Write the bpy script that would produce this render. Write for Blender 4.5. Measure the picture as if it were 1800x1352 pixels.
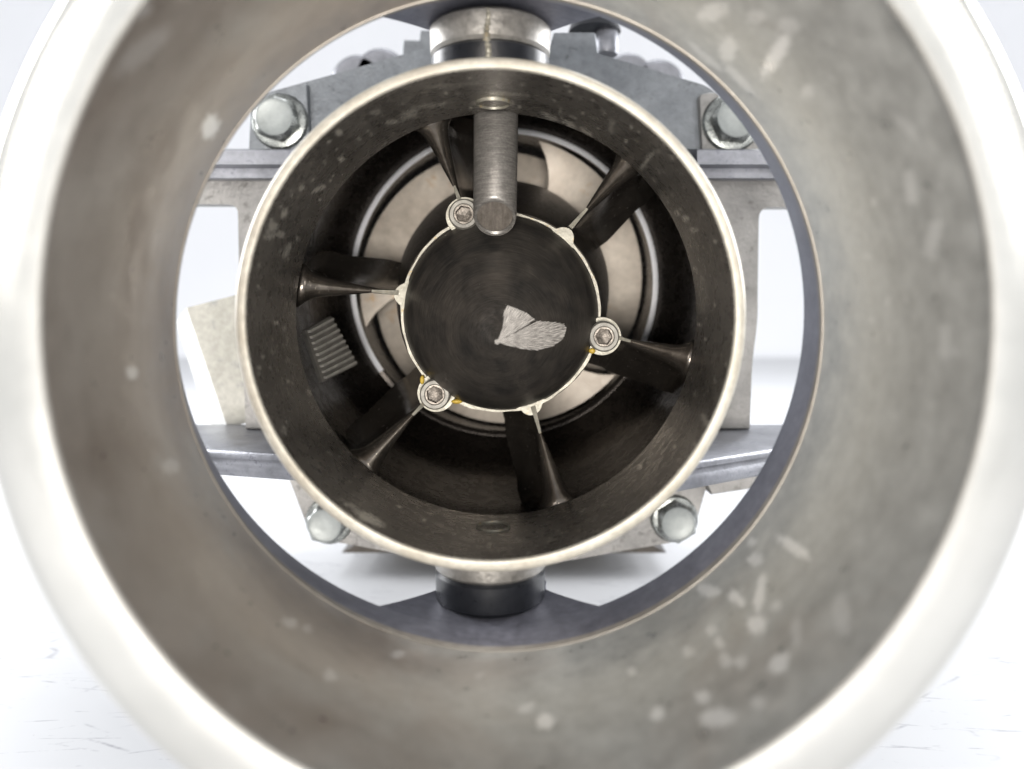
import bpy, bmesh, math, random
from mathutils import Vector, Matrix, noise as mnoise
random.seed(7)
for o in list(bpy.data.objects): bpy.data.objects.remove(o)
SC = bpy.context.scene
COL = SC.collection

# ------------------------------------------------------------------ camera
F = 1300.0            # focal length in photo pixels (1800 wide)
VX, VY = 905.0, 552.0 # where the level, straight-ahead direction lands in the photo
CAMZ = 0.100          # lens height above the table (m)
cam = bpy.data.cameras.new('camera'); camo = bpy.data.objects.new('camera', cam); COL.objects.link(camo)
camo.location = (0, 0, CAMZ); camo.rotation_euler = (math.radians(90), 0, 0)
cam.sensor_width = 36; cam.lens = 36*F/1800
cam.shift_x = -(VX-900)/1800; cam.shift_y = (VY-676)/1800
cam.clip_start = 0.005; cam.clip_end = 50
cam.dof.use_dof = True; cam.dof.focus_distance = 0.172; cam.dof.aperture_fstop = 11.0
SC.camera = camo

# ------------------------------------------------------------------ world and lamps
w = bpy.data.worlds.new('World'); SC.world = w; w.use_nodes = True
w.node_tree.nodes['Background'].inputs[0].default_value = (0.95, 0.97, 1.0, 1)
w.node_tree.nodes['Background'].inputs[1].default_value = 0.98
def area(name, loc, target, size, energy, col, size_y=None):
    l = bpy.data.lights.new(name, 'AREA'); l.energy = energy; l.color = col
    l.shape = 'RECTANGLE'; l.size = size; l.size_y = size_y or size
    o = bpy.data.objects.new(name, l); COL.objects.link(o); o.location = loc
    o.rotation_euler = (Vector(target)-Vector(loc)).to_track_quat('-Z', 'Y').to_euler()
    return o
area('softbox_lamp', (-0.40, -0.42, 0.27), (-0.055, 0.08, 0.12), 0.13, 0.7, (1, 0.97, 0.93), 0.22)
area('softbox_lamp', (0.38, -0.42, 0.30), (0.055, 0.08, 0.12), 0.13, 0.7, (1, 0.98, 0.95), 0.22)
area('front_lamp', (-0.02, -0.50, 0.035), (-0.004, 0.2, 0.1), 0.20, 6.0, (1, 0.955, 0.90), 0.12)
for sx in (-1, 1): area('side_fill', (0.70*sx, 0.52, 0.34), (0, 0.34, 0.0), 0.4, 8.0, (0.97, 0.98, 1.0))  # added fill pair to brighten the table under the pump
area('overhead_lamp', (0.1, 0.95, 1.25), (0, 0.40, 0.0), 0.9, 9.0, (0.95, 0.97, 1.0))
vs = SC.view_settings
vs.view_transform = 'Standard'; vs.look = 'None'; vs.exposure = 0.0; vs.gamma = 1; vs.use_curve_mapping = False

# ------------------------------------------------------------------ helpers
def P(px, py, D):
    """photo pixel at depth D (mm) -> world point (m)"""
    return Vector(((px-VX)/F*D, D, -(py-VY)/F*D))/1000 + Vector((0, 0, CAMZ))

def build(name, verts, faces, mat, parent=None, smooth=40, origin=None, attrs=None):
    org = Vector(origin) if origin is not None else (Vector(verts[0])*0 if parent is None else Vector((0, 0, 0)))
    me = bpy.data.meshes.new(name)
    me.from_pydata([tuple(Vector(v)-org) for v in verts], [], faces)
    bm = bmesh.new(); bm.from_mesh(me); bmesh.ops.recalc_face_normals(bm, faces=bm.faces); bm.to_mesh(me); bm.free()
    if smooth:
        for p in me.polygons: p.use_smooth = True
        me.set_sharp_from_angle(angle=math.radians(smooth))
    if attrs:
        for k, vals in attrs.items():
            a = me.attributes.new(k, 'FLOAT', 'POINT'); a.data.foreach_set('value', vals)
    me.materials.append(mat)
    o = bpy.data.objects.new(name, me); COL.objects.link(o)
    if parent is not None:
        o.parent = parent
        q = parent; off = Vector((0, 0, 0))
        while q: off += q.location; q = q.parent
        o.location = org - off
    else: o.location = org
    return o

def loft(rings, close=False, cap0=False, cap1=False):
    n = len(rings[0]); V = [v for r in rings for v in r]; Fc = []
    m = len(rings)
    for i in range(m if close else m-1):
        a, b = i*n, ((i+1) % m)*n
        for j in range(n):
            k = (j+1) % n
            Fc.append((a+j, a+k, b+k, b+j))
    if cap0: Fc.append(tuple(range(n)))
    if cap1: Fc.append(tuple((m-1)*n+j for j in range(n)))
    return V, Fc

def ringpx(D, cx, cy, a, b=None, n=160):
    b = b or a
    return [P(cx+a*math.cos(2*math.pi*j/n), cy-b*math.sin(2*math.pi*j/n), D) for j in range(n)]

def ringmm(c, rad, n=160, e1=Vector((1, 0, 0)), e2=Vector((0, 0, 1)), fn=None):
    out = []
    for j in range(n):
        t = 2*math.pi*j/n; r = rad*(fn(t) if fn else 1)
        out.append(c + (e1*math.cos(t)+e2*math.sin(t))*r/1000)
    return out

def prism(pts, D0, D1, grow=1.0):
    """photo outline at depth D0 pushed straight back to depth D1 (mm), with a small front chamfer"""
    f = [P(x, y, D0) for x, y in pts]
    c = sum(f, Vector())/len(f)
    ch = 0.0007
    r0 = [v + (c-v).normalized()*ch*0.6 for v in f]
    r1 = [v + Vector((0, ch, 0)) for v in f]
    r2 = [Vector((v.x, D1/1000, v.z)) for v in f]
    return loft([r0, r1, r2], cap0=True, cap1=True)

def fillet(pts, rads, n=5):
    """round the corners of a 2D outline"""
    out = []; m = len(pts)
    for i in range(m):
        p = Vector(pts[i]).to_2d(); a = Vector(pts[i-1]).to_2d(); b = Vector(pts[(i+1) % m]).to_2d()
        r = rads[i] if isinstance(rads, (list, tuple)) else rads
        if r <= 0: out.append(tuple(p)); continue
        d1 = (a-p); d2 = (b-p); r = min(r, d1.length*.45, d2.length*.45)
        s = p+d1.normalized()*r; e = p+d2.normalized()*r
        for k in range(n+1):
            t = k/n
            out.append(tuple(s*(1-t)**2 + p*2*t*(1-t) + e*t*t))
    return out

# ------------------------------------------------------------------ materials
def new_mat(name):
    m = bpy.data.materials.new(name); m.use_nodes = True
    nt = m.node_tree; b = nt.nodes['Principled BSDF']
    return m, nt, b
def N(nt, t, **kw):
    n = nt.nodes.new(t)
    for k, v in kw.items(): setattr(n, k, v)
    return n
def ramp(nt, fac, stops):
    r = N(nt, 'ShaderNodeValToRGB'); e = r.color_ramp.elements
    while len(e) < len(stops): e.new(0.5)
    for el, (p, c) in zip(e, stops):
        el.position = p; el.color = c if len(c) == 4 else (*c, 1)
    nt.links.new(fac, r.inputs[0]); return r
def noise(nt, co, scale, detail=4, rough=.55, dist=0):
    n = N(nt, 'ShaderNodeTexNoise'); n.inputs['Scale'].default_value = scale; n.inputs['Detail'].default_value = detail
    n.inputs['Roughness'].default_value = rough; n.inputs['Distortion'].default_value = dist
    nt.links.new(co, n.inputs['Vector']); return n.outputs['Fac']
def mixc(nt, fac, a, b, mode='MIX'):
    m = N(nt, 'ShaderNodeMix', data_type='RGBA', blend_type=mode)
    for s, v in ((m.inputs['Factor'], fac), (m.inputs['A'], a), (m.inputs['B'], b)):
        if isinstance(v, (tuple, list)): s.default_value = (*v[:3], 1)
        elif isinstance(v, (int, float)): s.default_value = v
        else: nt.links.new(v, s)
    return m.outputs['Result']
def math_(nt, op, a, b=None, c=None):
    m = N(nt, 'ShaderNodeMath', operation=op)
    for i, v in enumerate((a, b, c)):
        if v is None: continue
        if isinstance(v, (int, float)): m.inputs[i].default_value = v
        else: nt.links.new(v, m.inputs[i])
    return m.outputs[0]
def attr(nt, name):
    a = N(nt, 'ShaderNodeAttribute'); a.attribute_name = name; return a.outputs['Fac']

def metal(name, c1, c2, rough=(.35, .55), metallic=.8, scale=60, bump=.15, bscale=900, specks=None, spec_scale=500,
          spots=None, spot_attr=None, stretch=None, spec=.5, dark=None, vary=.8, aniso=0, side_tint=None):
    m, nt, b = new_mat(name)
    tc = N(nt, 'ShaderNodeTexCoord'); co = tc.outputs['Object']
    if stretch:
        mp = N(nt, 'ShaderNodeMapping'); mp.inputs['Scale'].default_value = stretch
        nt.links.new(co, mp.inputs['Vector']); co2 = mp.outputs['Vector']
    else: co2 = co
    n1 = noise(nt, co2, scale, 5, .6, .4)
    col = ramp(nt, n1, [(.32, c1), (.68, c2)]).outputs[0]
    n2 = noise(nt, co, scale*7, 4, .65)
    v = ramp(nt, n2, [(.3, (.72, .72, .72)), (.7, (1.18, 1.18, 1.18))]).outputs[0]
    col = mixc(nt, vary, col, v, 'MULTIPLY')
    rg = ramp(nt, n2, [(.3, (rough[0],)*3), (.7, (rough[1],)*3)]).outputs[0]
    if side_tint:    # paler grey-green tint towards the right side, broken up by noise
        sx = N(nt, 'ShaderNodeSeparateXYZ'); nt.links.new(co, sx.inputs[0])
        f = math_(nt, 'ADD', math_(nt, 'MULTIPLY', sx.outputs[0], 7), math_(nt, 'MULTIPLY', noise(nt, co, 28, 4, .6, .5), 1.6))
        f = ramp(nt, f, [(.55, (0, 0, 0)), (1.0, (1, 1, 1))]).outputs[0]
        col = mixc(nt, f, col, mixc(nt, .75, side_tint, v, 'MULTIPLY'))
    if dark:      # dark pits and stains of the casting
        n5 = noise(nt, co, dark[1], 6, .7)
        f = ramp(nt, n5, [(dark[2], (0, 0, 0)), (dark[2]+.07, (1, 1, 1))]).outputs[0]
        col = mixc(nt, math_(nt, 'MULTIPLY', f, dark[3]), col, dark[0])
    met = metallic
    if specks:    # small pale chips, gathered in patches
        n3 = noise(nt, co, spec_scale, 3, .5)
        n4 = noise(nt, co, spec_scale*.16, 2, .5)
        f = math_(nt, 'ADD', n3, math_(nt, 'MULTIPLY', math_(nt, 'SUBTRACT', n4, .5), .55))
        f = ramp(nt, f, [(specks[1], (0, 0, 0)), (specks[1]+.04, (1, 1, 1))]).outputs[0]
        col = mixc(nt, math_(nt, 'MULTIPLY', f, specks[2]), col, specks[0])
    if spot_attr:
        f = attr(nt, spot_attr[0])
        col = mixc(nt, f, col, spot_attr[1])
    nt.links.new(col, b.inputs['Base Color']); nt.links.new(rg, b.inputs['Roughness'])
    b.inputs['Metallic'].default_value = met
    b.inputs['Specular IOR Level'].default_value = spec
    if aniso:     # circular lathe marks round the axis
        b.inputs['Anisotropic'].default_value = aniso
        tg = N(nt, 'ShaderNodeTangent', direction_type='RADIAL', axis='Y'); nt.links.new(tg.outputs[0], b.inputs['Tangent'])
    if bump:
        nb = noise(nt, co2, bscale, 5, .6)
        bp = N(nt, 'ShaderNodeBump'); bp.inputs['Strength'].default_value = bump; bp.inputs['Distance'].default_value = .0006
        nt.links.new(nb, bp.inputs['Height']); nt.links.new(bp.outputs[0], b.inputs['Normal'])
    return m

M = {}
M['steer_wall'] = metal('worn_steering_nozzle_wall', (.34, .285, .24), (.53, .48, .425), (.26, .44), .5, 34, .12, 500, vary=.3,
                        side_tint=(.58, .572, .535), spot_attr=('spots', (.98, .96, .92)))
M['steer_rim'] = metal('turned_aluminium_rim', (.70, .68, .63), (.78, .765, .72), (.16, .20), 1.0, 16, 0, 90, vary=.12)
M['bevel'] = metal('dulled_rim_bevel', (.40, .385, .35), (.50, .485, .45), (.55, .7), .2, 45, .05, 300, vary=.3)
M['steer_band'] = metal('bare_steering_nozzle_lip', (.22, .22, .26), (.31, .31, .36), (.38, .52), .6, 80, .15, 900, dark=((.04, .04, .05), 700, .66, .8))
M['lip_edge'] = metal('worn_lip_edge', (.30, .265, .225), (.40, .365, .32), (.4, .6), .3, 60, .1, 500)
M['bore'] = metal('stained_nozzle_bore', (.12, .109, .098), (.32, .294, .264), (.20, .38), .55, 60, .012, 500, vary=.5, stretch=(1, .35, 1),
                  specks=((.62, .57, .48), .70, .7), spec_scale=700, spot_attr=('spots', (.92, .87, .77)))
M['rim'] = metal('bare_nozzle_edge', (.55, .51, .43), (.70, .67, .59), (.35, .5), .35, 120, .1, 900, vary=.5, dark=((.40, .35, .28), 900, .66, .6))
M['vane'] = metal('dark_stator_casting', (.10, .086, .073), (.21, .184, .157), (.15, .28), .85, 160, .05, 1500,
                  specks=((.55, .49, .40), .72, .7), spec_scale=1200)
M['hub_dark'] = metal('stained_hub_casting', (.03, .026, .022), (.07, .06, .05), (.3, .5), .5, 160, .12, 1500)
M['edge'] = metal('scraped_edge_metal', (.17, .16, .13), (.34, .32, .265), (.35, .55), .4, 260, .15, 2000, dark=((.30, .21, .08), 500, .60, .8))
M['cast'] = metal('cast_aluminium', (.13, .139, .15), (.22, .232, .245), (.36, .55), .55, 50, .4, 1100, dark=((.05, .053, .052), 330, .60, .6))
M['cast_shiny'] = metal('machined_cast_aluminium', (.14, .143, .158), (.27, .274, .298), (.30, .48), .65, 60, .2, 900, dark=((.10, .10, .125), 420, .58, .7))
M['cast_dirty'] = metal('stained_cast_aluminium', (.17, .165, .158), (.31, .30, .287), (.38, .6), .55, 50, .4, 1100, dark=((.07, .066, .058), 300, .59, .55))
M['zinc'] = metal('zinc_plated_bolt', (.25, .265, .255), (.34, .355, .345), (.42, .58), .4, 90, .1, 900, vary=.4)
M['zinc_side'] = metal('dark_bolt_side', (.13, .135, .13), (.40, .415, .395), (.2, .4), .8, 160, .15, 900)  # flange and head sides, patchier and darker than the top face
M['steel'] = metal('stainless_screw', (.16, .15, .132), (.30, .285, .25), (.45, .6), .3, 400, .1, 2000)
M['socket'] = metal('dark_socket_recess', (.07, .06, .05), (.24, .21, .18), (.3, .5), .6, 600, .15, 2500)  # recess toned darker than the screw head
M['tube'] = metal('brushed_steel_tube', (.16, .15, .14), (.28, .265, .245), (.32, .45), .55, 300, .03, 1500, stretch=(1, 1, 8))
M['tube_end'] = metal('tube_end_plate', (.16, .14, .12), (.27, .24, .21), (.4, .55), .5, 200, .1, 1500, stretch=(6, 1, 1))
M['housing'] = metal('pump_housing_bore', (.026, .022, .019), (.07, .059, .05), (.20, .34), .65, 50, .008, 500, vary=.4)
M['impeller'] = metal('stainless_impeller', (.42, .365, .305), (.64, .575, .495), (.42, .58), .25, 60, .06, 600, vary=.5, dark=((.50, .33, .17), 60, .60, .7))
M['white_ring'] = metal('polished_wear_ring', (.90, .91, .95), (.95, .96, .98), (.4, .5), .0, 60, 0, vary=.1)
M['black'] = metal('plain_black', (.009, .010, .012), (.016, .017, .021), (.26, .36), 0, 80, .02, 900, spec=.4)
M['sleeve'] = metal('worn_steel_sleeve', (.20, .188, .17), (.36, .345, .32), (.32, .5), .6, 120, .2, 800, dark=((.18, .155, .13), 260, .60, .6))
M['tan'] = metal('weathered_anode', (.33, .32, .28), (.46, .445, .40), (.5, .7), .1, 60, .25, 900, dark=((.18, .195, .20), 160, .60, .6))
M['strainer'] = metal('dull_strainer_plate', (.16, .148, .13), (.25, .232, .205), (.5, .7), .1, 90, .1, 900)
M['slot_light_rib'] = metal('slot_light_rib', (.34, .32, .285), (.60, .57, .51), (.5, .7), .1, 120, .1, 900)
M['tan_side'] = metal('pale_anode_side', (.62, .62, .58), (.72, .72, .69), (.5, .7), .1, 60, .1, 900)

# tail cone: turned dark alloy with a reflection painted on as a bright brushed fan
def tail_mat():
    m, nt, b = new_mat('dark_turned_tail_cone')
    tc = N(nt, 'ShaderNodeTexCoord'); co = tc.outputs['Object']
    n1 = noise(nt, co, 120, 5, .6, .6)
    col = ramp(nt, n1, [(.3, (.052, .050, .048)), (.7, (.125, .111, .097))]).outputs[0]
    rad = attr(nt, 'rad')
    rg = N(nt, 'ShaderNodeTexNoise', noise_dimensions='2D'); rg.inputs['Scale'].default_value = 1; rg.inputs['Detail'].default_value = 3
    cx = N(nt, 'ShaderNodeCombineXYZ'); nt.links.new(math_(nt, 'MULTIPLY', rad, 110), cx.inputs[0])
    nt.links.new(math_(nt, 'MULTIPLY', attr(nt, 'ang'), 3), cx.inputs[1]); nt.links.new(cx.outputs[0], rg.inputs['Vector'])
    rings = ramp(nt, rg.outputs['Fac'], [(.35, (.78, .78, .78)), (.7, (1.28, 1.28, 1.28))]).outputs[0]
    col = mixc(nt, .8, col, rings, 'MULTIPLY')
    # dust specks
    n3 = noise(nt, co, 1900, 2, .5)
    f = ramp(nt, n3, [(.775, (0, 0, 0)), (.80, (1, 1, 1))]).outputs[0]
    col = mixc(nt, math_(nt, 'MULTIPLY', f, .5), col, (.6, .58, .52))
    # painted reflection: bright fan with fine brush lines across the turning direction
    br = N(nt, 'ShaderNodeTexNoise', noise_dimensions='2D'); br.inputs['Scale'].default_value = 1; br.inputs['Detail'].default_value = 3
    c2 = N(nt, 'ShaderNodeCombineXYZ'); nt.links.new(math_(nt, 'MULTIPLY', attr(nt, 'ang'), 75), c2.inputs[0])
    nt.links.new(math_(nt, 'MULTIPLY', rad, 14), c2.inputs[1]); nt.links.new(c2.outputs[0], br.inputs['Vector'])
    glint = math_(nt, 'ADD', attr(nt, 'glint'), math_(nt, 'MULTIPLY', math_(nt, 'SUBTRACT', br.outputs['Fac'], .5), 1.1))
    wf = ramp(nt, glint, [(.45, (0, 0, 0)), (.6, (1, 1, 1))]).outputs[0]
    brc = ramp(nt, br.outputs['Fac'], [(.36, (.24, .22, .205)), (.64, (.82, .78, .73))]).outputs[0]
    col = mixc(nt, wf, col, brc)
    nt.links.new(col, b.inputs['Base Color'])
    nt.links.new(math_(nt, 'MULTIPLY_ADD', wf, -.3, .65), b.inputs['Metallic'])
    nt.links.new(math_(nt, 'MULTIPLY_ADD', rg.outputs['Fac'], .25, .32), b.inputs['Roughness'])
    b.inputs['Anisotropic'].default_value = .5
    tg = N(nt, 'ShaderNodeTangent', direction_type='RADIAL', axis='Y'); nt.links.new(tg.outputs[0], b.inputs['Tangent'])
    bp = N(nt, 'ShaderNodeBump'); bp.inputs['Strength'].default_value = .18; bp.inputs['Distance'].default_value = .0003
    nt.links.new(math_(nt, 'ADD', rg.outputs['Fac'], math_(nt, 'MULTIPLY', br.outputs['Fac'], wf)), bp.inputs['Height'])
    nt.links.new(bp.outputs[0], b.inputs['Normal'])
    return m
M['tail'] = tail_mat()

def table_mat():
    m, nt, b = new_mat('scratched_white_table_top')
    tc = N(nt, 'ShaderNodeTexCoord'); co = tc.outputs['Object']
    n1 = noise(nt, co, 9, 4, .6)
    col = ramp(nt, n1, [(.3, (.50, .504, .516)), (.7, (.55, .554, .566))]).outputs[0]
    tot = None
    for k, (ang, sx, sy, th) in enumerate(((20, 20, 110, .032), (-38, 26, 100, .030), (66, 30, 90, .030), (-70, 14, 60, .02))):
        mp = N(nt, 'ShaderNodeMapping'); mp.inputs['Rotation'].default_value = (0, 0, math.radians(ang))
        mp.inputs['Scale'].default_value = (sx, sy, 1); mp.inputs['Location'].default_value = (k*3.1, k*1.7, 0)
        nt.links.new(co, mp.inputs['Vector'])
        v = N(nt, 'ShaderNodeTexVoronoi', feature='DISTANCE_TO_EDGE', voronoi_dimensions='2D'); v.inputs['Scale'].default_value = 1
        nt.links.new(mp.outputs[0], v.inputs['Vector'])
        f = ramp(nt, v.outputs['Distance'], [(0, (1, 1, 1)), (th, (0, 0, 0))]).outputs[0]
        gate = ramp(nt, noise(nt, co, 45+9*k, 4, .7), [(.53, (0, 0, 0)), (.66, (1, 1, 1))]).outputs[0]
        f = math_(nt, 'MULTIPLY', f, gate)
        tot = f if tot is None else math_(nt, 'MAXIMUM', tot, f)
    sp = ramp(nt, noise(nt, co, 520, 2, .5), [(.73, (0, 0, 0)), (.765, (1, 1, 1))]).outputs[0]
    sp = math_(nt, 'MULTIPLY', sp, ramp(nt, noise(nt, co, 28, 2, .5), [(.5, (0, 0, 0)), (.6, (1, 1, 1))]).outputs[0])
    col = mixc(nt, math_(nt, 'MULTIPLY', tot, .8), col, (.22, .22, .25))
    col = mixc(nt, math_(nt, 'MULTIPLY', sp, .75), col, (.2, .2, .22))
    nt.links.new(col, b.inputs['Base Color']); b.inputs['Roughness'].default_value = .5
    return m
M['table'] = table_mat()
mb, nt, b = new_mat('white_backdrop'); 
tc = N(nt, 'ShaderNodeTexCoord'); n_ = noise(nt, tc.outputs['Object'], 3, 3)
nt.links.new(ramp(nt, n_, [(.3, (.87, .873, .895)), (.7, (.90, .903, .925))]).outputs[0], b.inputs['Base Color']); b.inputs['Roughness'].default_value = .8
M['backdrop'] = mb

# ------------------------------------------------------------------ setting
V, Fc = loft([[Vector((x, y, z)) for x, y in ((-1.6, -.35), (1.6, -.35), (1.6, 1.7), (-1.6, 1.7))] for z in (-.03, 0)], cap0=True, cap1=True)
t = build('table', V, Fc, M['table'], smooth=0); t['kind'] = 'structure'; t['label'] = 'scratched white table top'
V, Fc = loft([[Vector((x, y, z)) for x, z in ((-3, -.8), (3, -.8), (3, 2.2), (-3, 2.2))] for y in (2.2, 2.24)], cap0=True, cap1=True)
t = build('backdrop', V, Fc, M['backdrop'], smooth=0); t['kind'] = 'structure'; t['label'] = 'plain white backdrop behind the table'

def thing(name, label, cat, loc):
    e = bpy.data.objects.new(name, None); COL.objects.link(e); e.location = loc; e.empty_display_size = .02
    e['label'] = label; e['category'] = cat; return e

# ------------------------------------------------------------------ steering nozzle (near ring)
SN = thing('steering_nozzle', 'large blurred metal ring with brown-grey inner wall and bright rim, nearest the camera', 'nozzle', (0, .10, CAMZ-.058))
NS = 600
def spotfield(verts, spots):
    """pale chips, smears and streaks: (px, py, long radius, short radius, angle deg, strength)"""
    vals = []
    for v in verts:
        q = v - Vector((0, 0, CAMZ)); x = VX+q.x/q.y*F; y = VY-q.z/q.y*F
        s = 0
        for (cx, cy, a, b_, an, st) in spots:
            dx, dy = x-cx, y-cy
            if abs(dx) > 2*a+9 or abs(dy) > 2*a+9: continue
            c, si = math.cos(math.radians(an)), math.sin(math.radians(an))
            u, w_ = (dx*c-dy*si)/a, (dx*si+dy*c)/b_
            d = math.hypot(u, w_) + .35*mnoise.noise(Vector((x/7., y/7., 3.1)))
            s = max(s, min(1, st*1.3)*min(1, max(0, (1.25-d)/.5)))
        vals.append(s)
    return vals
wall = []
NW = 110
for i in range(NW+1):
    t = i/NW
    D = 81.5+44.5*t
    # straight generator in space between the two photographed edges
    def L(e0, e1): return (e0*81.5*(1-t)+e1*126*t)/D
    wob = 1
    cx = VX+L(908-VX, 876-VX); cy = VY+L(556-VY, 566-VY); a = L(832, 568); b_ = L(883, 577)
    wall.append(ringpx(D, cx, cy, a, b_, 600))
V, Fc = loft(wall)
spots = [(370, 222, 22, 14, 70, .9), (232, 655, 11, 11, 0, .55), (250, 20, 20, 10, 30, .3), (1365, 95, 45, 13, 60, .8), (1280, 85, 22, 15, 80, .45),
         (1255, 20, 28, 16, 20, .5), (1330, 30, 16, 12, 0, .4), (1385, 45, 18, 14, 0, .35), (1300, 140, 40, 7, -45, .35), (1240, 100, 40, 6, -40, .35),
         (1330, 1098, 17, 16, 0, .9), (1335, 1050, 26, 9, 80, .7), (1340, 1022, 14, 8, 80, .6), (1295, 1052, 18, 9, -40, .7), (1245, 1038, 22, 10, -15, .6),
         (1395, 962, 34, 10, -35, .65), (1328, 983, 13, 12, 0, .6), (1322, 953, 9, 8, 0, .5), (1370, 1165, 22, 14, 35, .7), (1250, 1108, 10, 10, 0, .5),
         (1265, 1130, 12, 7, -60, .5), (1275, 1160, 14, 10, -60, .45), (1302, 1165, 12, 10, 0, .4), (1235, 1225, 13, 12, 0, .6), (1260, 1262, 30, 17, 5, .65),
         (1155, 1255, 13, 12, 0, .7), (1332, 1235, 14, 12, 0, .4), (958, 1268, 15, 14, 0, .85), (925, 1245, 16, 8, 20, .4), (1365, 1065, 9, 9, 0, .4),
         (1210, 1145, 10, 10, 0, .4), (580, 1187, 11, 11, 0, .3), (510, 1095, 14, 9, -20, .3), (540, 1105, 8, 8, 0, .25), (1400, 1110, 9, 26, 0, .3),
         (1480, 1080, 14, 45, 5, .25), (1600, 330, 10, 90, 8, .32), (1640, 420, 12, 70, -14, .28), (1590, 220, 30, 9, -45, .25), (1660, 600, 10, 80, -3, .2),
         (300, 820, 16, 12, 0, .25), (250, 90, 60, 18, 40, .2), (700, 1150, 12, 7, 10, .3), (1110, 1180, 9, 8, 0, .4), (1420, 160, 12, 10, 30, .35)]
rr = random.Random(3)
for _ in range(25):
    an = rr.uniform(-math.pi*.55, math.pi*.35); rad_ = rr.uniform(600, 800)
    spots.append((900+rad_*math.cos(an), 560-rad_*1.03*math.sin(an), rr.uniform(4, 9), rr.uniform(3, 6), rr.uniform(0, 180), rr.uniform(.08, .25)))
body = build('nozzle_wall', V, Fc, M['steer_wall'], SN, attrs={'spots': spotfield(V, spots)})
# outer skin: bright turned rim wrapping to the outside and back to the far lip
prof = [(81.5, 908, 556, 832, 883), (80.7, 908, 556, 834, 885), (80.2, 908, 556, 839, 890), (80.0, 908, 556, 845, 896)]
build('inner_bevel', *loft([ringpx(*p, NS) for p in prof]), M['bevel'], SN, smooth=60)
prof = [(80.0, 908, 556, 845, 896)] + [(80.0-.25*math.sin(math.pi*t), 908, 556, 845+105*t, 896+105*t) for t in (.1, .25, .4, .55, .7, .85, 1)]
prof += [(80.5, 908, 556, 956, 1007), (81.6, 908, 556, 957, 1008), (86, 906, 556, 938, 985)]
rim = build('nozzle_rim', *loft([ringpx(*p, NS) for p in prof]), M['steer_rim'], SN, smooth=50)
prof = [(86, 906, 556, 938, 985), (100, 895, 558, 815, 850), (126, 876, 562, 655, 672), (134, 862, 550, 622, 622), (136, 860, 547, 600, 600)]
build('outer_skin', *loft([ringpx(*p, NS) for p in prof]), M['steer_rim'], SN, smooth=50)
prof = [(126, 876, 566, 568, 577), (127, 874, 564, 567, 572), (131, 867, 555, 559, 561), (136, 860, 547, 553, 553), (136, 860, 547, 600, 600)]
build('far_lip', *loft([ringpx(*p, NS) for p in prof]), M['steer_band'], SN, smooth=30)
prof = [(125.2, 876.4, 565.8, 573.5, 582.5), (125.3, 876.4, 565.8, 569, 578), (126.2, 875.6, 566, 565.5, 574.5), (127.2, 874, 564, 566, 571)]
build('lip_edge', *loft([ringpx(*p, NS) for p in prof]), M['lip_edge'], SN, smooth=60)
# pivot tongues reaching back from the lip, top and bottom
PD = 149.0; PX = (862-VX)/F*PD   # pivot axis, mm
def tongue(sgn):
    c = P(860, 547, 136); R = 553/F*136; top = []
    rows = []
    for i in range(15):
        s = i/14; D = 134+30*s
        hw = (20.2-9.2*min(1, max(0, (D-136)/15))) if s < .7 else 11.0*math.sqrt(max(0.0, 1-((s-.7)/.31)**2))+.3
        row = []
        for k in range(13):
            x = PX*0 + c.x*1000 + (-1+2*k/12)*hw
            zz = math.sqrt(max(0, R*R-(x-c.x*1000)**2))
            row.append(Vector((x/1000, D/1000, c.z + sgn*zz/1000)))
        rows.append(row)
    V = []; Fc = []
    for row in rows:
        V += row + [v+Vector((0, 0, sgn*.0042)) for v in row]
    n = 26
    for i in range(14):
        for k in range(12):
            Fc.append((i*n+k, i*n+k+1, (i+1)*n+k+1, (i+1)*n+k))
            Fc.append((i*n+13+k, i*n+14+k, (i+1)*n+14+k, (i+1)*n+13+k))
        Fc.append((i*n, i*n+13, (i+1)*n+13, (i+1)*n)); Fc.append((i*n+12, i*n+25, (i+1)*n+25, (i+1)*n+12))
    for k in range(12):
        Fc.append((14*n+k, 14*n+k+1, 14*n+14+k, 14*n+13+k)); Fc.append((k, k+1, 14+k, 13+k))
    return V, Fc
for sgn in (1, -1): build('pivot_tongue', *tongue(sgn), M['steer_band'], SN, smooth=30)

# ------------------------------------------------------------------ jet pump
JP = thing('jet_pump', 'dark jet pump with vaned bore, tail cone and grey cast brackets inside the large ring', 'jet pump', (0, .25, 0))
def vcyl(name, z0, z1, r0, r1, mat, parent, bev=.6, n=72):
    c = lambda z: Vector((PX/1000, PD/1000, CAMZ+z/1000))
    s = 1 if z1 > z0 else -1
    rings = [ringmm(c(z0), r0-bev, n, Vector((1, 0, 0)), Vector((0, 1, 0))), ringmm(c(z0+s*bev), r0, n, Vector((1, 0, 0)), Vector((0, 1, 0))),
             ringmm(c(z1-s*bev), r1, n, Vector((1, 0, 0)), Vector((0, 1, 0))), ringmm(c(z1), r1-bev, n, Vector((1, 0, 0)), Vector((0, 1, 0)))]
    return build(name, *loft(rings, cap0=True, cap1=True), mat, parent, smooth=35)
vcyl('pivot_sleeve', 51.3, 57.2, 12.0, 12.2, M['sleeve'], JP)
vcyl('pivot_bushing', 46.2, 51.25, 11.9, 11.9, M['black'], JP)  # dark lower band of the upper sleeve, built as a black ring
vcyl('pivot_sleeve', -46.2, -50.8, 11.3, 11.1, M['sleeve'], JP)
vcyl('pivot_bushing', -50.85, -56.9, 11.0, 10.9, M['black'], JP)

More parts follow.
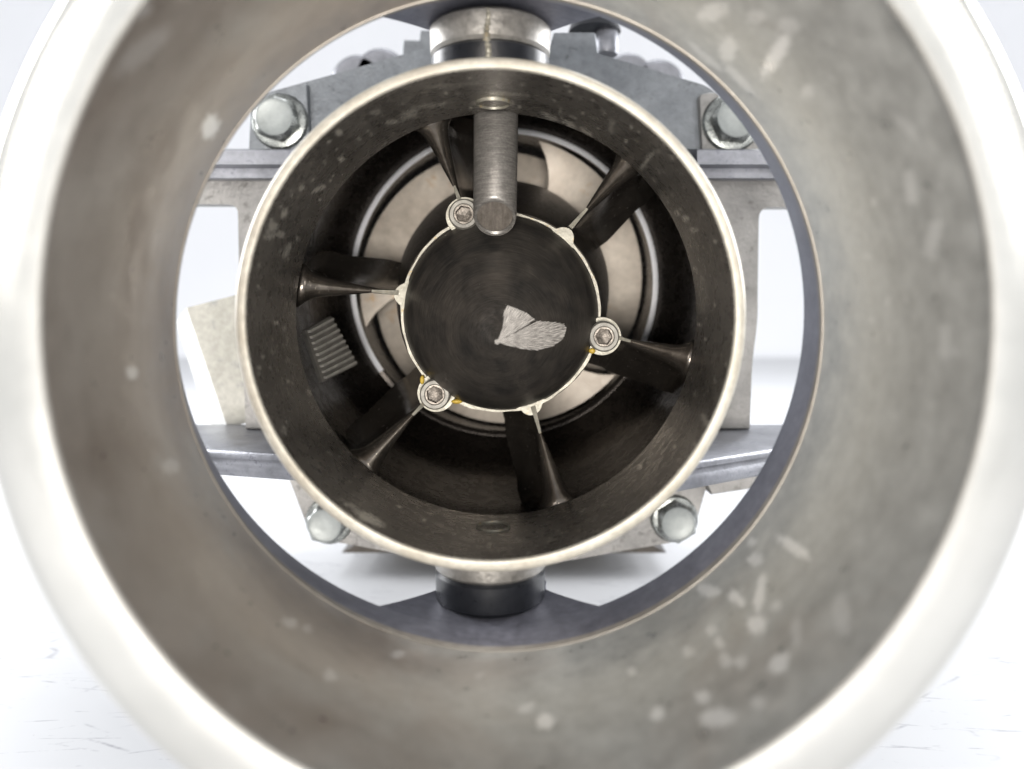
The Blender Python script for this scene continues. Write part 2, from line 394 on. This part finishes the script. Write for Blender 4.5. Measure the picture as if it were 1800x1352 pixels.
# discharge nozzle: bore wall, bright edge, outside
rings = []
for i in range(61):
    t = i/60; D = 130.6+37.4*t
    def L(e0, e1): return (e0*130.6*(1-t)+e1*168*t)/D
    rings.append(ringpx(D, VX+L(862-VX, 872-VX), VY+L(553-VY, 552-VY), L(429, 352), L(431, 353), 480))
V, Fc = loft(rings)
bs = [(867, 183, 34, 7, 0, .75), (650, 912, 26, 8, -25, .95), (1137, 283, 20, 4, 55, .6), (1075, 222, 12, 4, 80, .4), (500, 375, 8, 5, 60, .7),
      (480, 398, 9, 8, 0, .6), (493, 412, 7, 6, 0, .6), (475, 415, 12, 5, 20, .5), (505, 440, 16, 5, 65, .5), (530, 330, 5, 5, 0, .6), (565, 330, 7, 4, 10, .6),
      (556, 335, 10, 4, 25, .6), (600, 280, 6, 4, 0, .6), (597, 233, 7, 5, 0, .55), (720, 200, 18, 8, 30, .4), (690, 215, 12, 5, 10, .4), (660, 198, 10, 4, 10, .4),
      (965, 205, 16, 5, -25, .5), (1000, 218, 14, 5, -30, .55), (1030, 232, 12, 4, -40, .5), (985, 195, 10, 3, -80, .4), (1205, 385, 6, 6, 0, .6), (1190, 375, 5, 4, 0, .5),
      (1220, 405, 7, 4, 0, .5), (640, 905, 20, 5, -30, .5), (620, 890, 10, 4, -30, .4), (1240, 740, 4, 14, 30, .4), (1125, 820, 4, 4, 0, .5), (545, 690, 4, 3, 0, .5),
      (500, 760, 4, 3, 0, .5), (1235, 520, 10, 30, 0, .12), (760, 185, 30, 4, 8, .3), (800, 150, 50, 3, 5, .2), (890, 165, 40, 3, -4, .25)]
for _ in range(210):
    an = rr.uniform(0, 2*math.pi); dens = .5+.5*math.cos(an-math.radians(110))
    if rr.random() > .25+.75*dens: continue
    q = rr.uniform(362, 425)
    bs.append((867+q*math.cos(an), 552-q*math.sin(an), rr.uniform(1.5, 5), rr.uniform(1.2, 3), rr.uniform(0, 180), rr.uniform(.25, .8)**1.3))
DN = build('discharge_nozzle', V, Fc, M['bore'], JP, attrs={'spots': spotfield(V, bs)})
prof = [(130.6, 862, 553, 429, 431), (130.0, 862, 553, 433, 435), (130.0, 862, 553, 443, 446), (130.8, 862, 553, 449, 452), (134, 862, 553, 446, 449)]
build('nozzle_edge', *loft([ringpx(*p, 240) for p in prof]), M['rim'], DN, smooth=60)
prof = [(134, 862, 553, 446, 449), (150, 868, 552, 420, 420), (180, 878, 530, 414, 414), (200, 882, 512, 403, 403), (226, 886, 500, 385, 385)]
build('nozzle_shell', *loft([ringpx(*p, 160) for p in prof]), M['cast'], DN, smooth=60)
# two small drilled ports in the bore, with raised edges
for (px, py, D) in ((867, 184, 155.5), (867, 924, 155)):
    s = 1 if py < 552 else -1; c = P(px, py, D) - Vector((0, 0, s*.0002))
    e1, e2 = Vector((1, 0, 0)), Vector((0, 1, 0))
    up = Vector((0, 0, s))
    rg = [ringmm(c+up*.0008, 3.7, 40, e1, e2), ringmm(c+up*.0001, 3.55, 40, e1, e2), ringmm(c+up*.0001, 3.35, 40, e1, e2), ringmm(c+up*.0010, 3.2, 40, e1, e2)]
    pt = build('port_edge', *loft(rg), M['edge'], DN, smooth=60)
    build('port_plug', *loft([ringmm(c+up*.0006, 3.3, 40, e1, e2), ringmm(c+up*.0011, 3.3, 40, e1, e2)], cap0=True, cap1=True), M['bore'], DN)

# pump housing: passage behind the bore edge, flaring out round the stator and stepping in to the wear ring
prof = [(168.0, 872, 552, 352, 353), (168.6, 872, 552, 357, 358), (173, 875, 540, 368, 368), (182, 878, 530, 385, 385), (200, 882, 512, 375, 375), (215, 885, 503, 350, 350),
        (226, 886, 497, 334, 334), (231, 886, 497, 312, 312), (232, 886, 497, 309, 309), (238.5, 886, 496, 277, 277),
        (240, 886, 496, 271, 271)]
HS = build('pump_housing', *loft([ringpx(*p, 200) for p in prof]), M['housing'], JP, smooth=35)
def arcpx(D, r, a0=-38, a1=216, n=150):
    return [P(886+r*math.cos(math.radians(a0+(a1-a0)*k/n)), 496-r*math.sin(math.radians(a0+(a1-a0)*k/n)), D) for k in range(n+1)]
prof = [(240, 271), (239.2, 267.5), (239.2, 262), (241, 261)]
rws = [arcpx(*p) for p in prof]
build('wear_ring_lip', [p for r in rws for p in r], [(i*151+k, i*151+k+1, (i+1)*151+k+1, (i+1)*151+k) for i in range(3) for k in range(150)], M['white_ring'], HS, smooth=60)
prof = [(240, 886, 496, 271, 271), (240.2, 886, 496, 264, 264), (241.2, 886, 496, 261, 261)]
build('ring_seat', *loft([ringpx(*p, 160) for p in prof]), M['housing'], HS, smooth=60)
IC = P(886, 496, 245)
prof = [(241, 886, 496, 261, 261), (300, 886, 496, 216, 216)]
build('wear_ring', *loft([ringpx(*p, 120) for p in prof]), M['housing'], HS, smooth=60)

# impeller: hub and overlapping helical blades
IM = bpy.data.objects.new('impeller', None); COL.objects.link(IM); IM.parent = JP; IM.location = Vector((IC.x, .262, IC.z))-JP.location
for k in range(3):
    rows = []
    for side in (0, 1):
        for i in range(33):
            for j in range(7):
                th = math.radians(122*k+62 - 138*i/32 + 14*(j/6)**2)
                r = 24+23.6*j/6
                y = 242.5 + 30*(i/32)**1.25 + (1.4 if side else 0) + 5*(1-j/6)**1.5 + 1.2*math.sin(math.pi*j/6)
                rows.append(Vector((IC.x+r*math.cos(th)/1000, y/1000, IC.z+r*math.sin(th)/1000)))
    Fc = []
    S = 33*7
    for i in range(32):
        for j in range(6):
            a = i*7+j; Fc.append((a, a+1, a+8, a+7)); Fc.append((S+a, S+a+1, S+a+8, S+a+7))
        Fc.append((i*7, S+i*7, S+i*7+7, i*7+7)); Fc.append((i*7+6, S+i*7+6, S+i*7+13, i*7+13))
    for j in range(6):
        Fc.append((j, j+1, S+j+1, S+j)); a = 32*7+j; Fc.append((a, a+1, S+a+1, S+a))
    build('blade', rows, Fc, M['impeller'], IM, smooth=50)
hubr = [ringmm(Vector((IC.x, y/1000, IC.z)), r, 96) for y, r in ((238, 31), (240, 32.5), (285, 26))]
build('impeller_hub', *loft(hubr, cap0=True, cap1=True), M['hub_dark'], IM)

# stator hub and its scraped edge ring
HC = P(880, 548, 182); TIP = P(874, 601, 148)
AX = Vector((P(886, 496, 236)-HC)).normalized()
def hubc(D): 
    t = (D-182)/(236-182); return HC.lerp(P(886, 496, 236), t)
rings = [ringmm(hubc(D), r, 120) for D, r in ((182.2, 24.1), (182.4, 24.8), (186, 25.8), (204, 29.2), (220, 31.5), (234, 32.5), (234.1, 20))]
HUB = build('stator_hub', *loft(rings, cap0=True, cap1=True), M['hub_dark'], JP, smooth=35)
angs = {'A': 169.5, 'B': 110.6, 'C': 50.0, 'D': -13.0, 'E': -71.8, 'F': -129.0}
def ringw(t):      # ring with little ears at the plain bosses
    w_ = 1.0
    for k in 'ACE':
        d = (math.degrees(t)-angs[k]+180) % 360-180
        w_ += .075*max(0, 1-(abs(d)/6.2)**2.0)**.8 if abs(d) < 6.2 else 0
    return w_*(1+.004*math.sin(9*t)+.003*math.sin(23*t+1))
def ringi(t):
    w_ = 1.0
    for k in 'ACE':
        d = (math.degrees(t)-angs[k]+180) % 360-180
        w_ -= .03*max(0, 1-(d/9)**2) if abs(d) < 9 else 0
    return w_*(1+.004*math.sin(5*t+2))
n = 360
rg = [ringmm(hubc(182.3), 24.5, n, fn=ringw), ringmm(hubc(181.2), 24.5, n, fn=ringw), ringmm(hubc(181.2), 23.9, n, fn=ringi), ringmm(hubc(182.3), 23.9, n, fn=ringi)]
build('hub_edge', *loft(rg, close=True), M['edge'], HUB, smooth=30)

# tail cone (turned, tip towards the camera) with its painted reflection
NT, NR = 320, 150
rings = []; rad_l = []; ang_l = []
for i in range(NR+1):
    s = i/NR
    r = 23.7*(1-s**1.55)**1.0*(1-.10*s) if s < 1 else 0.0
    c = hubc(181.6).lerp(TIP, s)
    if i == NR: r = .02
    rings.append(ringmm(c, r, NT))
    rad_l += [r/23.7]*NT; ang_l += [abs((2*math.pi*j/NT)-math.pi)*1.0 for j in range(NT)]
V, Fc = loft(rings, cap1=True)
def poly_d(x, y, poly):
    ins = False; d = 1e9; n = len(poly)
    for i in range(n):
        (x1, y1), (x2, y2) = poly[i-1], poly[i]
        if (y1 > y) != (y2 > y) and x < (x2-x1)*(y-y1)/(y2-y1)+x1: ins = not ins
        dx, dy = x2-x1, y2-y1; t = max(0, min(1, ((x-x1)*dx+(y-y1)*dy)/(dx*dx+dy*dy)))
        d = min(d, math.hypot(x-x1-t*dx, y-y1-t*dy))
    return d if ins else -d
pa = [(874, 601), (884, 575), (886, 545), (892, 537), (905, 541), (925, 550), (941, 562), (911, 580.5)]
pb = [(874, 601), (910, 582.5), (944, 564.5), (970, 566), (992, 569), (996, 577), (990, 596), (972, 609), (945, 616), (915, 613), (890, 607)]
glint = []
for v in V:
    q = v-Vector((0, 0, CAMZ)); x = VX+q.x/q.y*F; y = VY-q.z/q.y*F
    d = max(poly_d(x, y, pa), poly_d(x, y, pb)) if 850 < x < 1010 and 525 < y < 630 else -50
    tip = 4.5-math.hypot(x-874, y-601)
    glint.append(max(0., min(1., .5+max(d, tip)/5)))
TC = build('tail_cone', V, Fc, M['tail'], JP, smooth=60, attrs={'rad': rad_l, 'ang': ang_l, 'glint': glint})

# cap screws of the tail cone
def hexf(t, flat=1.0):
    a = (t % (math.pi/3))-math.pi/6
    return flat/math.cos(a)
def screw_mesh(px, py, D, tilt=0):
    c = P(px, py, D)
    T = bpy.data.objects.new('cap_screw', None); COL.objects.link(T); T.parent = JP; T.location = c-JP.location
    Y = lambda y: c+Vector((0, y/1000, 0))
    build('washer', *loft([ringmm(Y(4.0), 4.1, 48), ringmm(Y(4.0), 4.6, 48), ringmm(Y(4.8), 4.7, 48), ringmm(Y(10), 4.5, 48)], cap0=True, cap1=True), M['edge'], T)
    rg = [ringmm(Y(4.0), 3.65, 48), ringmm(Y(.5), 3.65, 48), ringmm(Y(0), 3.3, 48), ringmm(Y(0), 2.55, 48), ringmm(Y(.35), 2.3, 48)]
    build('screw_head', *loft(rg), M['steel'], T, smooth=35)
    h = lambda t: hexf(t+tilt)*.86
    rg = [ringmm(Y(.35), 2.3, 48), ringmm(Y(.36), 2.15, 48, fn=h), ringmm(Y(2.4), 2.1, 48, fn=h), ringmm(Y(2.9), .3, 48)]
    build('socket', *loft(rg, cap1=True), M['socket'], T, smooth=35)
for px, py, tl in ((815, 376, .2), (1062, 592, .1), (764, 694, .4)): screw_mesh(px, py, 176, tl)

# stator vanes
def vane(key, rpx, tpx):
    R0 = P(*rpx, 169.5); T0 = P(*tpx, 181)
    d = T0-R0; rad = Vector((R0.x-HC.x, 0, R0.z-HC.z)).normalized()
    th = math.atan2(rad.z, rad.x); cw = Vector((math.sin(th), 0, -math.cos(th)))
    rows = []
    ts = [-.22, -.10, -.04, 0, .04, .08, .13, .2, .28, .36, .45, .54, .62, .68, .72, .76, .9, 1.08]
    prof = [(-1, 30), (-1, 18), (-1, 9), (-1, 4.5), (-.86, 2.2), (-.62, .9), (-.32, .25), (0, 0), (.32, .25), (.62, .9), (.86, 2.2), (1, 4.5), (1, 9), (1, 18), (1, 30)]
    for t in ts:
        q = max(t, -.05)
        wd = .5 + 2.9*max(0, 1-q/.74)**.95 + 2.3*math.exp(-max(q, -.02)/.06)*.75
        base = R0 + d*t
        if t < 0: base = R0 + d*t*.6 + Vector((0, -t*.012, 0)) + rad*(-t*.012)
        row = []
        nose = min(1, wd/2.0)
        for (v, u) in prof:
            fall = 1.0 if u < 4 else (.80 if u < 5 else (.45 if u < 10 else .3))
            sweep = .0072*u*u + .07*u
            uu = u*(nose if u < 4 else 1) 
            wv = max(min(wd, 1.1), wd*fall)
            row.append(base + Vector((0, (uu + (1.2 if .74 < t else 0))/1000, 0)) + cw*((v*wv+sweep)/1000))
        rows.append(row)
    n = len(prof); V = [p for r in rows for p in r]; Fc = []
    for i in range(len(rows)-1):
        for j in range(n-1): Fc.append((i*n+j, i*n+j+1, (i+1)*n+j+1, (i+1)*n+j))
        Fc.append((i*n, (i+1)*n, (i+1)*n+n-1, i*n+n-1))
    Fc.append(tuple(range(n))); Fc.append(tuple((len(rows)-1)*n+j for j in range(n)))
    vn = build('stator_vane', V, Fc, M['vane'], JP, smooth=60)
    # the thin filed edge at the hub end
    a = R0+d*.70; b = R0+d*.985
    wv = .5
    q = [[a-cw*wv*.0006+Vector((0, -.0002, 0)), a+cw*wv*.0006+Vector((0, -.0002, 0)), a+cw*wv*.0009+Vector((0, .003, 0)), a-cw*wv*.0009+Vector((0, .003, 0))],
         [b-cw*wv*.0012+Vector((0, -.0001, 0)), b+cw*wv*.0012+Vector((0, -.0001, 0)), b+cw*wv*.0012+Vector((0, .003, 0)), b-cw*wv*.0012+Vector((0, .003, 0))]]
    build('vane_edge', *loft(q, cap0=True, cap1=True), M['edge'], vn, smooth=0)
vane('A', (530, 503), (703, 515)); vane('B', (757, 214), (815, 372)); vane('C', (1110, 278), (1001, 402))
vane('D', (1214, 630), (1066, 588)); vane('E', (984, 886), (936, 712)); vane('F', (640, 818), (760, 694))

# radial water tube coming down from the bore in front of the hub
ta, tb = P(872, 182, 171), P(870, 384, 162)
e1 = Vector((1, 0, 0)); e2 = Vector((0, 1, 0)); R = 4.75
ob = Vector((0, -.6, -.8)).normalized()          # the oblique cut faces the camera and down
def tring(c, r, cut):
    out = []
    for j in range(72):
        t = 2*math.pi*j/72; o = (e1*math.cos(t)+e2*math.sin(t))*r/1000
        p = c+o
        if cut: p = p + Vector((0, 0, 1))*(-(o.dot(ob))/ob.z)
        out.append(p)
    return out
ax = (tb-ta)
rg = [tring(ta, R+.4, False), tring(tb+Vector((0, 0, .0006)), R, True), tring(tb, R-.25, True), tring(tb, R-.75, True), tring(tb+Vector((0, 0, .0005)), R-.85, True)]
TB = build('water_tube', *loft(rg, cap0=True), M['tube'], JP, smooth=40)
build('tube_end', *loft([tring(tb+Vector((0, 0, .0006)), R-.84, True), tring(tb+Vector((0, 0, .0012)), R-.84, True)], cap0=True, cap1=True), M['tube_end'], TB, smooth=0)

# ribbed strainer in the left wall; pale ribs paint light through its slots
c4 = [P(536, 581, 188), P(582, 556, 204), P(628, 641, 210), P(567, 672, 192)]
nrm = (c4[1]-c4[0]).cross(c4[3]-c4[0]).normalized()
if nrm.y > 0: nrm = -nrm
ST = build('strainer', *loft([[p-nrm*.001 for p in c4], c4], cap0=True, cap1=True), M['strainer'], JP, smooth=0)
for k in range(9):
    a0, a1 = (k+.2)/9, (k+.62)/9
    q = [c4[0].lerp(c4[3], a0).lerp(c4[1].lerp(c4[2], a0), .06), c4[0].lerp(c4[3], a0).lerp(c4[1].lerp(c4[2], a0), .94),
         c4[0].lerp(c4[3], a1).lerp(c4[1].lerp(c4[2], a1), .94), c4[0].lerp(c4[3], a1).lerp(c4[1].lerp(c4[2], a1), .06)]
    build('slot_light_rib', *loft([q, [p+nrm*.0009 for p in q]], cap0=True, cap1=True), M['slot_light_rib'], ST, smooth=0)

# ------------------------------------------------------------------ cast brackets round the pump
def bar(name, prof, x0, x1, mat, parent):
    """profile [(py, D)] seen from the front, run between two photo columns"""
    r = [[], []]
    for py, D in prof:
        z = P(0, py, D).z
        for k, x in enumerate((x0, x1)): r[k].append(Vector((P(x, 0, 215).x, D/1000, z)))
    return build(name, *loft(r, cap0=True, cap1=True), mat, parent, smooth=25)
# upper cross bar: bright front flange, groove, lower lip
for x0, x1 in ((325, 545), (1222, 1400)): bar('upper_crossbar', [(262, 214), (264, 212.5), (289, 212.5), (291, 213.5), (296, 217), (313, 217), (316, 218.2), (318, 224), (262, 240)], x0, x1, M['cast_shiny'], JP)
webL = fillet([(318, 300), (548, 300), (505, 420), (496, 500), (505, 600), (560, 755), (432, 755), (424, 560), (418, 500), (418, 357), (318, 357)], [0, 0, 0, 0, 0, 0, 0, 30, 20, 18, 0])
webR = fillet([(1420, 300), (1222, 300), (1265, 420), (1276, 500), (1265, 600), (1212, 755), (1318, 755), (1322, 640), (1333, 560), (1334, 362), (1420, 362)], [0, 0, 0, 0, 0, 0, 0, 30, 30, 22, 0])
for wp in (webL, webR): build('web_plate', *prism(wp, 224, 232), M['cast_dirty'], JP, smooth=25)
# lower cross bars (we look down on their tops)
def lower_bar(pts_top, thick, mat=M['cast_shiny']):
    top = pts_top
    c = sum(top, Vector())/len(top)
    ins = lambda p, q, dz: p+(c-p).normalized()*q/1000+Vector((0, 0, dz/1000))
    rg = [[ins(p, 1.2, -thick) for p in top], [ins(p, 0, -thick*.8) for p in top], [ins(p, 0, -thick*.62) for p in top], [ins(p, .7, -thick*.5) for p in top],
          [ins(p, .7, -thick*.32) for p in top], [ins(p, 0, -.25*thick) for p in top], [ins(p, .15, -.5) for p in top], [ins(p, .9, 0) for p in top]]
    return build('lower_crossbar', *loft(rg, cap0=True, cap1=True), mat, JP, smooth=50)
zt = P(0, 745, 236).z
def PZ(px, py, z):
    D = (CAMZ-z)*1000*F/(py-VY); return P(px, py, D)
lower_bar([PZ(338, 746, zt), PZ(600, 746, zt), PZ(600, 805, zt), PZ(350, 790, zt)], 6.5)
lower_bar([PZ(1180, 746, zt), PZ(1385, 746, zt), PZ(1372, 788, zt), PZ(1180, 818, zt)], 6.5)
# lower rib under the right bar
build('bracket_rib', *prism([(1235, 838), (1380, 834), (1345, 856), (1250, 870)], 228, 250), M['cast_dirty'], JP, smooth=25)
# upper flange
up = fillet([(437, 275), (440, 186), (456, 166), (600, 126), (758, 80), (968, 80), (975, 56), (1047, 56), (1052, 93), (1242, 150), (1278, 175), (1345, 262), (1345, 275)],
            [0, 8, 12, 0, 0, 4, 0, 5, 4, 10, 12, 0, 0])
up += [(886+388*math.cos(math.radians(a)), 500-388*math.sin(math.radians(a))) for a in range(36, 146, 4)]
UF = build('upper_flange', *prism(up, 226, 240), M['cast'], JP, smooth=25)
build('bolt_pad', *prism(fillet([(436, 275), (439, 187), (455, 167), (540, 143), (546, 275)], [0, 8, 12, 10, 0]), 223.5, 226.2), M['cast'], UF, smooth=25)
build('bolt_pad', *prism(fillet([(1235, 275), (1228, 165), (1262, 160), (1342, 262), (1342, 275)], [0, 10, 12, 0, 0]), 223.5, 226.2), M['cast_dirty'], UF, smooth=25)
# round nipple with a black cap beside the raised block
def hcyl(name, px, py0, py1, rpx, D, mat, parent, taper=1.0):
    cx = P(px, 0, D).x; z0 = P(0, py0, D).z; z1 = P(0, py1, D).z; r = rpx/F*D
    e1, e2 = Vector((1, 0, 0)), Vector((0, 1, 0))
    c = lambda z: Vector((cx, D/1000, z))
    b = (z1-z0)*.12
    rg = [ringmm(c(z0), r*.9, 40, e1, e2), ringmm(c(z0+b), r, 40, e1, e2), ringmm(c(z1-b), r*taper, 40, e1, e2), ringmm(c(z1), r*taper*.85, 40, e1, e2)]
    return build(name, *loft(rg, cap0=True, cap1=True), mat, parent, smooth=40)
hcyl('hose_nipple', 1066, 97, 56, 21, 250, M['cast_shiny'], UF)
hcyl('hose_cap', 1045, 60, 36, 46, 252, M['black'], UF, .9)
build('stepped_lug', *prism([(706, 120), (708, 70), (738, 70), (740, 52), (762, 52), (762, 120)], 262, 275), M['cast'], UF, smooth=0)
# rounded bosses of the inlet flange, farther back
for (px, py, r) in ((668, 128, 46), (628, 142, 48), (1105, 130, 40), (1158, 150, 48)):
    c = P(px, py, 300); rr_ = r/F*300
    rg = [ringmm(c+Vector((0, 0, 0)), rr_*.86, 48), ringmm(c+Vector((0, .0015, 0)), rr_, 48), ringmm(c+Vector((0, .012, 0)), rr_, 48)]
    build('inlet_boss', *loft(rg, cap0=True, cap1=True), M['cast_shiny'], JP)
# lower flange
lo = fillet([(500, 825), (538, 925), (562, 950), (610, 957), (760, 985), (862, 1000), (1010, 985), (1120, 965), (1190, 953), (1216, 938), (1228, 910), (1252, 825)],
            [0, 25, 20, 10, 0, 0, 0, 0, 18, 14, 14, 0])
lo += [(886+388*math.cos(math.radians(a)), 500+388*math.sin(math.radians(a))) for a in range(60, 121, 4)]
LF = build('lower_flange', *prism(lo, 232, 246), M['cast_dirty'], JP, smooth=25)
# pump casing and its foot, hidden behind the nozzle, that carry the weight
prof = [(226, 886, 500, 385), (250, 886, 500, 360), (300, 886, 505, 300), (302, 886, 505, 235)]
build('casing', *loft([ringpx(D, cx, cy, r, r, 96) for D, cx, cy, r in prof]), M['cast'], JP)
fl = fillet([(690, 971.5), (600, 165), (640, 140), (760, 112), (1000, 112), (1180, 158), (1060, 971.5)], [0, 20, 0, 0, 0, 20, 0])
build('inlet_flange', *prism(fl, 310, 326), M['cast_dirty'], JP, smooth=25)
bp_ = [(600, 972), (640, 948), (1130, 948), (1172, 972)]  # added dark slab in place of the shadow streak on the table
build('shadow_slab', *prism(bp_, 285, 330), M['hub_dark'], JP, smooth=0)
# tilted pale block at the left
f4 = [P(328, 541, 236), P(440, 512, 236), P(470, 735, 236), P(400, 752, 236)]
b4 = [P(309, 566, 256), P(440, 530, 256), P(470, 735, 256), P(370, 752, 256)]
AB = build('anode_block', *loft([f4, b4], cap1=True), M['tan_side'], JP, smooth=0)
build('anode_face', f4+[p+Vector((0, .0004, 0)) for p in f4], [(0, 1, 2, 3), (0, 1, 5, 4), (1, 2, 6, 5), (2, 3, 7, 6), (3, 0, 4, 7)], M['tan'], AB, smooth=0)

# flanged hex bolts
def bolt(px, py, D, rf, rot, tiltx=0, tiltz=0, hexr=.70):
    c = P(px, py, D); s = D/F
    T = bpy.data.objects.new('hex_bolt', None); COL.objects.link(T); T.parent = JP; T.location = c-JP.location
    Y = lambda y: c+Vector((tiltz*y/1000, y/1000, tiltx*y/1000))
    R = rf*s
    build('bolt_flange', *loft([ringmm(Y(0), R*.80, 64), ringmm(Y(.3), R*.93, 64), ringmm(Y(1.2), R, 64), ringmm(Y(4), R, 64)], cap0=True, cap1=True), M['zinc_side'], T, smooth=35)
    h = lambda t: hexf(t+rot)
    hr = R*hexr
    rg = [ringmm(Y(.5), hr, 72, fn=h), ringmm(Y(-3.6), hr, 72, fn=h), ringmm(Y(-4.4), hr*.93, 72), ]
    build('bolt_head', *loft(rg), M['zinc_side'], T, smooth=30)
    rg = [ringmm(Y(-4.4), hr*.93, 72), ringmm(Y(-4.6), hr*.88, 72), ringmm(Y(-4.3), hr*.80, 72), ringmm(Y(-4.3), hr*.2, 72)]
    build('bolt_top', *loft(rg, cap1=True), M['zinc'], T, smooth=40)
bolt(490, 212, 222, 50, .3); bolt(1288, 214, 222, 52, .1)
bolt(577, 917, 230, 42, .2, hexr=.74); bolt(1187, 914, 230, 42, .5, hexr=.74)

# dabs of old yellow sealant by two of the screws
M['sealant'] = metal('yellow_sealant', (.38, .24, .03), (.55, .38, .06), (.4, .6), 0, 400, .2, 2000)
for px, py, rx, ry in ((803, 706, 10, 4), (1041, 617, 6, 5), (742, 668, 4, 8)):
    c = P(px, py, 179.5); k = 179.5/F
    rg = [[c+Vector((math.cos(2*math.pi*j/16)*rx*k*q/1000, -h/1000, math.sin(2*math.pi*j/16)*ry*k*q/1000)) for j in range(16)] for q, h in ((1, -2), (1, 0), (.7, .4), (.2, .55))]
    build('sealant', *loft(rg, cap0=True, cap1=True), M['sealant'], HUB, smooth=60)

# rough weld bead down the front of the upper pivot sleeve
rw = random.Random(11); rows = []
for i in range(60):
    f = i/59; z = 46.6+10.2*f; w_ = .42+.2*rw.random()+.25*math.sin(f*34)**2; h = .12+.28*rw.random()
    xo = -.15+.2*math.sin(f*9)
    r = []
    for k in range(9):
        a = -1+2*k/8; x = xo+a*w_; rad_ = (12.05 if z > 51.3 else 11.9)
        y = -math.sqrt(rad_**2-x*x) - h*(1-a*a)*(.7+.6*rw.random()) + .12*abs(a)
        r.append(Vector(((PX+x)/1000, (PD+y)/1000, CAMZ+z/1000)))
    rows.append(r)
V = [p for r in rows for p in r]; Fc = [(i*9+k, i*9+k+1, i*9+k+10, i*9+k+9) for i in range(59) for k in range(8)]
build('weld_bead', V, Fc, M['edge'], JP, smooth=70)

AB['label'] = 'pale tilted block at the left of the pump'
ST['label'] = 'ribbed grey strainer set in the dark inner wall'
TB['label'] = 'dull steel tube hanging down in front of the hub'
